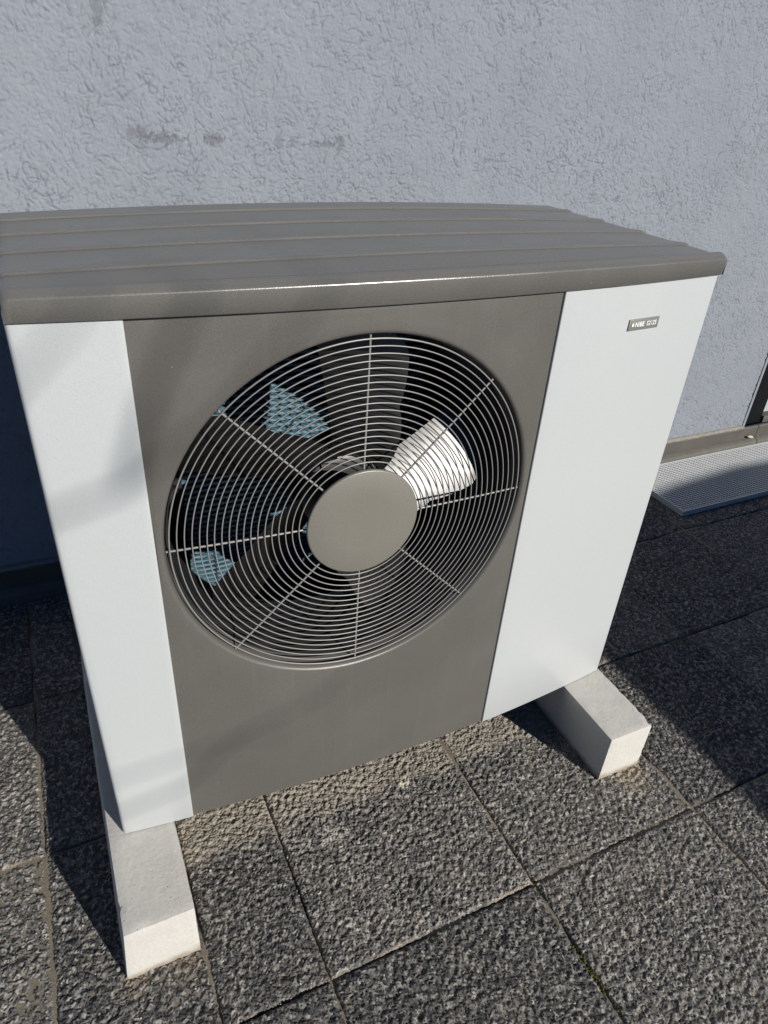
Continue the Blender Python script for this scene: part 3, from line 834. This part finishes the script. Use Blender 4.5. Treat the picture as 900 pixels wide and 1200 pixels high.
# ------------------------------------------------------------------ outside the frame, known by their shadows: a bare tree and a parked car
tree = thing('bare_tree', 'bare young tree behind the viewer whose twigs shade the left panel', 'tree', (1.20, -5.65, -0.03))
def to_tree(p): return (p[0] - 1.20, p[1] + 5.65, p[2] + 0.03)
V, F = tube_data([to_tree(p) for p in ((1.20, -5.65, -0.03), (1.19, -5.66, 0.8), (1.22, -5.64, 1.6), (1.20, -5.62, 2.4), (1.16, -5.60, 3.3), (1.10, -5.58, 4.2), (1.02, -5.6, 5.0))], [0.075, 0.062, 0.056, 0.048, 0.038, 0.026, 0.012], 10)
trunk = mesh_obj('trunk', V, F, M['bark'], tree, True)
TD = 6.0
def sh(px, pz, t=TD):   # point on the front (x, z) carried back towards the sun by t metres along the ground
    return (px + math.sin(SUN_AZ) * t, 0.02 - math.cos(SUN_AZ) * t, pz + math.tan(SUN_EL) * t)
limbs = [([(-0.95, 0.55), (-0.75, 0.78), (-0.561, 0.852), (-0.463, 0.880), (-0.33, 0.97), (-0.22, 1.09), (-0.10, 1.30)], 0.0080),
         ([(-0.75, 0.78), (-0.64, 0.96), (-0.552, 1.050), (-0.50, 1.10), (-0.40, 1.25)], 0.008),
         ([(-0.463, 0.880), (-0.42, 1.00), (-0.36, 1.12), (-0.34, 1.25)], 0.010),
         ([(-1.00, 0.10), (-0.72, 0.17), (-0.55, 0.215), (-0.44, 0.24), (-0.34, 0.335), (-0.20, 0.37), (-0.05, 0.50)], 0.006),
         ([(-0.72, 0.17), (-0.60, 0.30), (-0.47, 0.315), (-0.36, 0.33), (-0.25, 0.30)], 0.005)]
bmV = []; bmF = []
for pts, r0 in limbs:
    P = [to_tree(sh(x, z, TD + random.uniform(-0.15, 0.15))) for x, z in pts]
    V, F = tube_data(P, [r0 * (1 - 0.75 * i / (len(P) - 1)) for i in range(len(P))], 8)
    mesh_obj('limb', V, F, M['bark'], tree, True)

car = thing('parked_car', 'dark grey hatchback parked right of the viewer, shading the paving by the grating', 'car', (1.60, -2.28, -0.03))
def car_build():
    # side outline, x from the tail (x = 0) to the nose, z up; near flank at y = 0, far flank at y = -1.72
    low = 0.22
    out = [(0.03, low), (0.0, 0.45), (0.02, 0.80), (0.05, 0.98), (0.10, 1.09), (0.19, 1.26), (0.30, 1.38), (0.55, 1.475), (0.95, 1.545), (1.35, 1.582), (1.75, 1.597), (2.15, 1.585), (2.45, 1.54), (2.75, 1.43), (3.15, 1.15), (3.30, 1.05),
           (3.9, 0.96), (4.15, 0.84), (4.22, 0.6), (4.20, 0.35), (4.12, low)]
    V = []; F = []; n = len(out)
    for (s, sc) in ((0.0, 0.0), (-0.035, 1.0), (-1.685, 1.0), (-1.72, 0.0)):
        for (x, z) in out:
            inset = 0.0 if z < 0.95 else (z - 0.95) * 0.12
            yy = s + (-inset if s > -0.8 else inset)
            k = 0.03 if sc == 0 else 0.0
            cx = 2.1; V.append((x + (cx - x) / 2.1 * k * 0.6, yy * 1.0, z - (k if z > 0.5 else -k * 0.5) * 0.5))
    for j in range(3):
        for i in range(n): F.append((j * n + i, j * n + (i + 1) % n, (j + 1) * n + (i + 1) % n, (j + 1) * n + i))
    F.append(tuple(range(n))[::-1]); F.append(tuple(3 * n + i for i in range(n)))
    b = mesh_obj('body', V, F, M['carpaint'], car, False)
    for yy, sg in ((0.004, 1), (-1.724, -1)):
        for quad in (((0.42, 1.05), (1.05, 1.05), (1.05, 1.44), (0.60, 1.40)), ((1.12, 1.05), (2.05, 1.05), (2.05, 1.48), (1.12, 1.45)), ((2.12, 1.05), (2.95, 1.05), (2.60, 1.40), (2.12, 1.48))):
            V = []
            for d in (0.0, 0.012):
                for x, z in quad: V.append((x, yy - sg * ((z - 0.95) * 0.12 + d), z))
            F = [(0, 1, 2, 3), (7, 6, 5, 4)] + [(i, (i + 1) % 4, (i + 1) % 4 + 4, i + 4) for i in range(4)]
            mesh_obj('window', V, F, M['glassdark'], car)
    for x in (0.80, 3.38):
        for y in (-0.10, -1.62):
            bm = bmesh.new(); bmesh.ops.create_cone(bm, cap_ends=True, segments=40, radius1=0.325, radius2=0.325, depth=0.205, matrix=Matrix.Translation((x, y, 0.325)) @ Matrix.Rotation(PI / 2, 4, 'X'))
            bmesh.ops.bevel(bm, geom=[e for e in bm.edges if abs(e.verts[0].co.y - e.verts[1].co.y) < 1e-5], offset=0.025, segments=2, affect='EDGES')
            w = bm_obj('wheel', bm, M['tyre'], car, True)
            yo = 0.103 if y > -0.8 else -0.103
            bm = bmesh.new(); bmesh.ops.create_cone(bm, cap_ends=True, segments=32, radius1=0.21, radius2=0.20, depth=0.02, matrix=Matrix.Translation((x, y + yo, 0.325)) @ Matrix.Rotation(PI / 2, 4, 'X'))
            bm_obj('rim', bm, M['rim'], w)
    for y in (-0.10, -1.42):
        bm = bmesh.new(); add_box(bm, -0.012, 0.06, y - 0.2, y, 0.82, 0.96, 0.01); bm_obj('tail_lamp', bm, M['lamp'], car, True)
car_build()
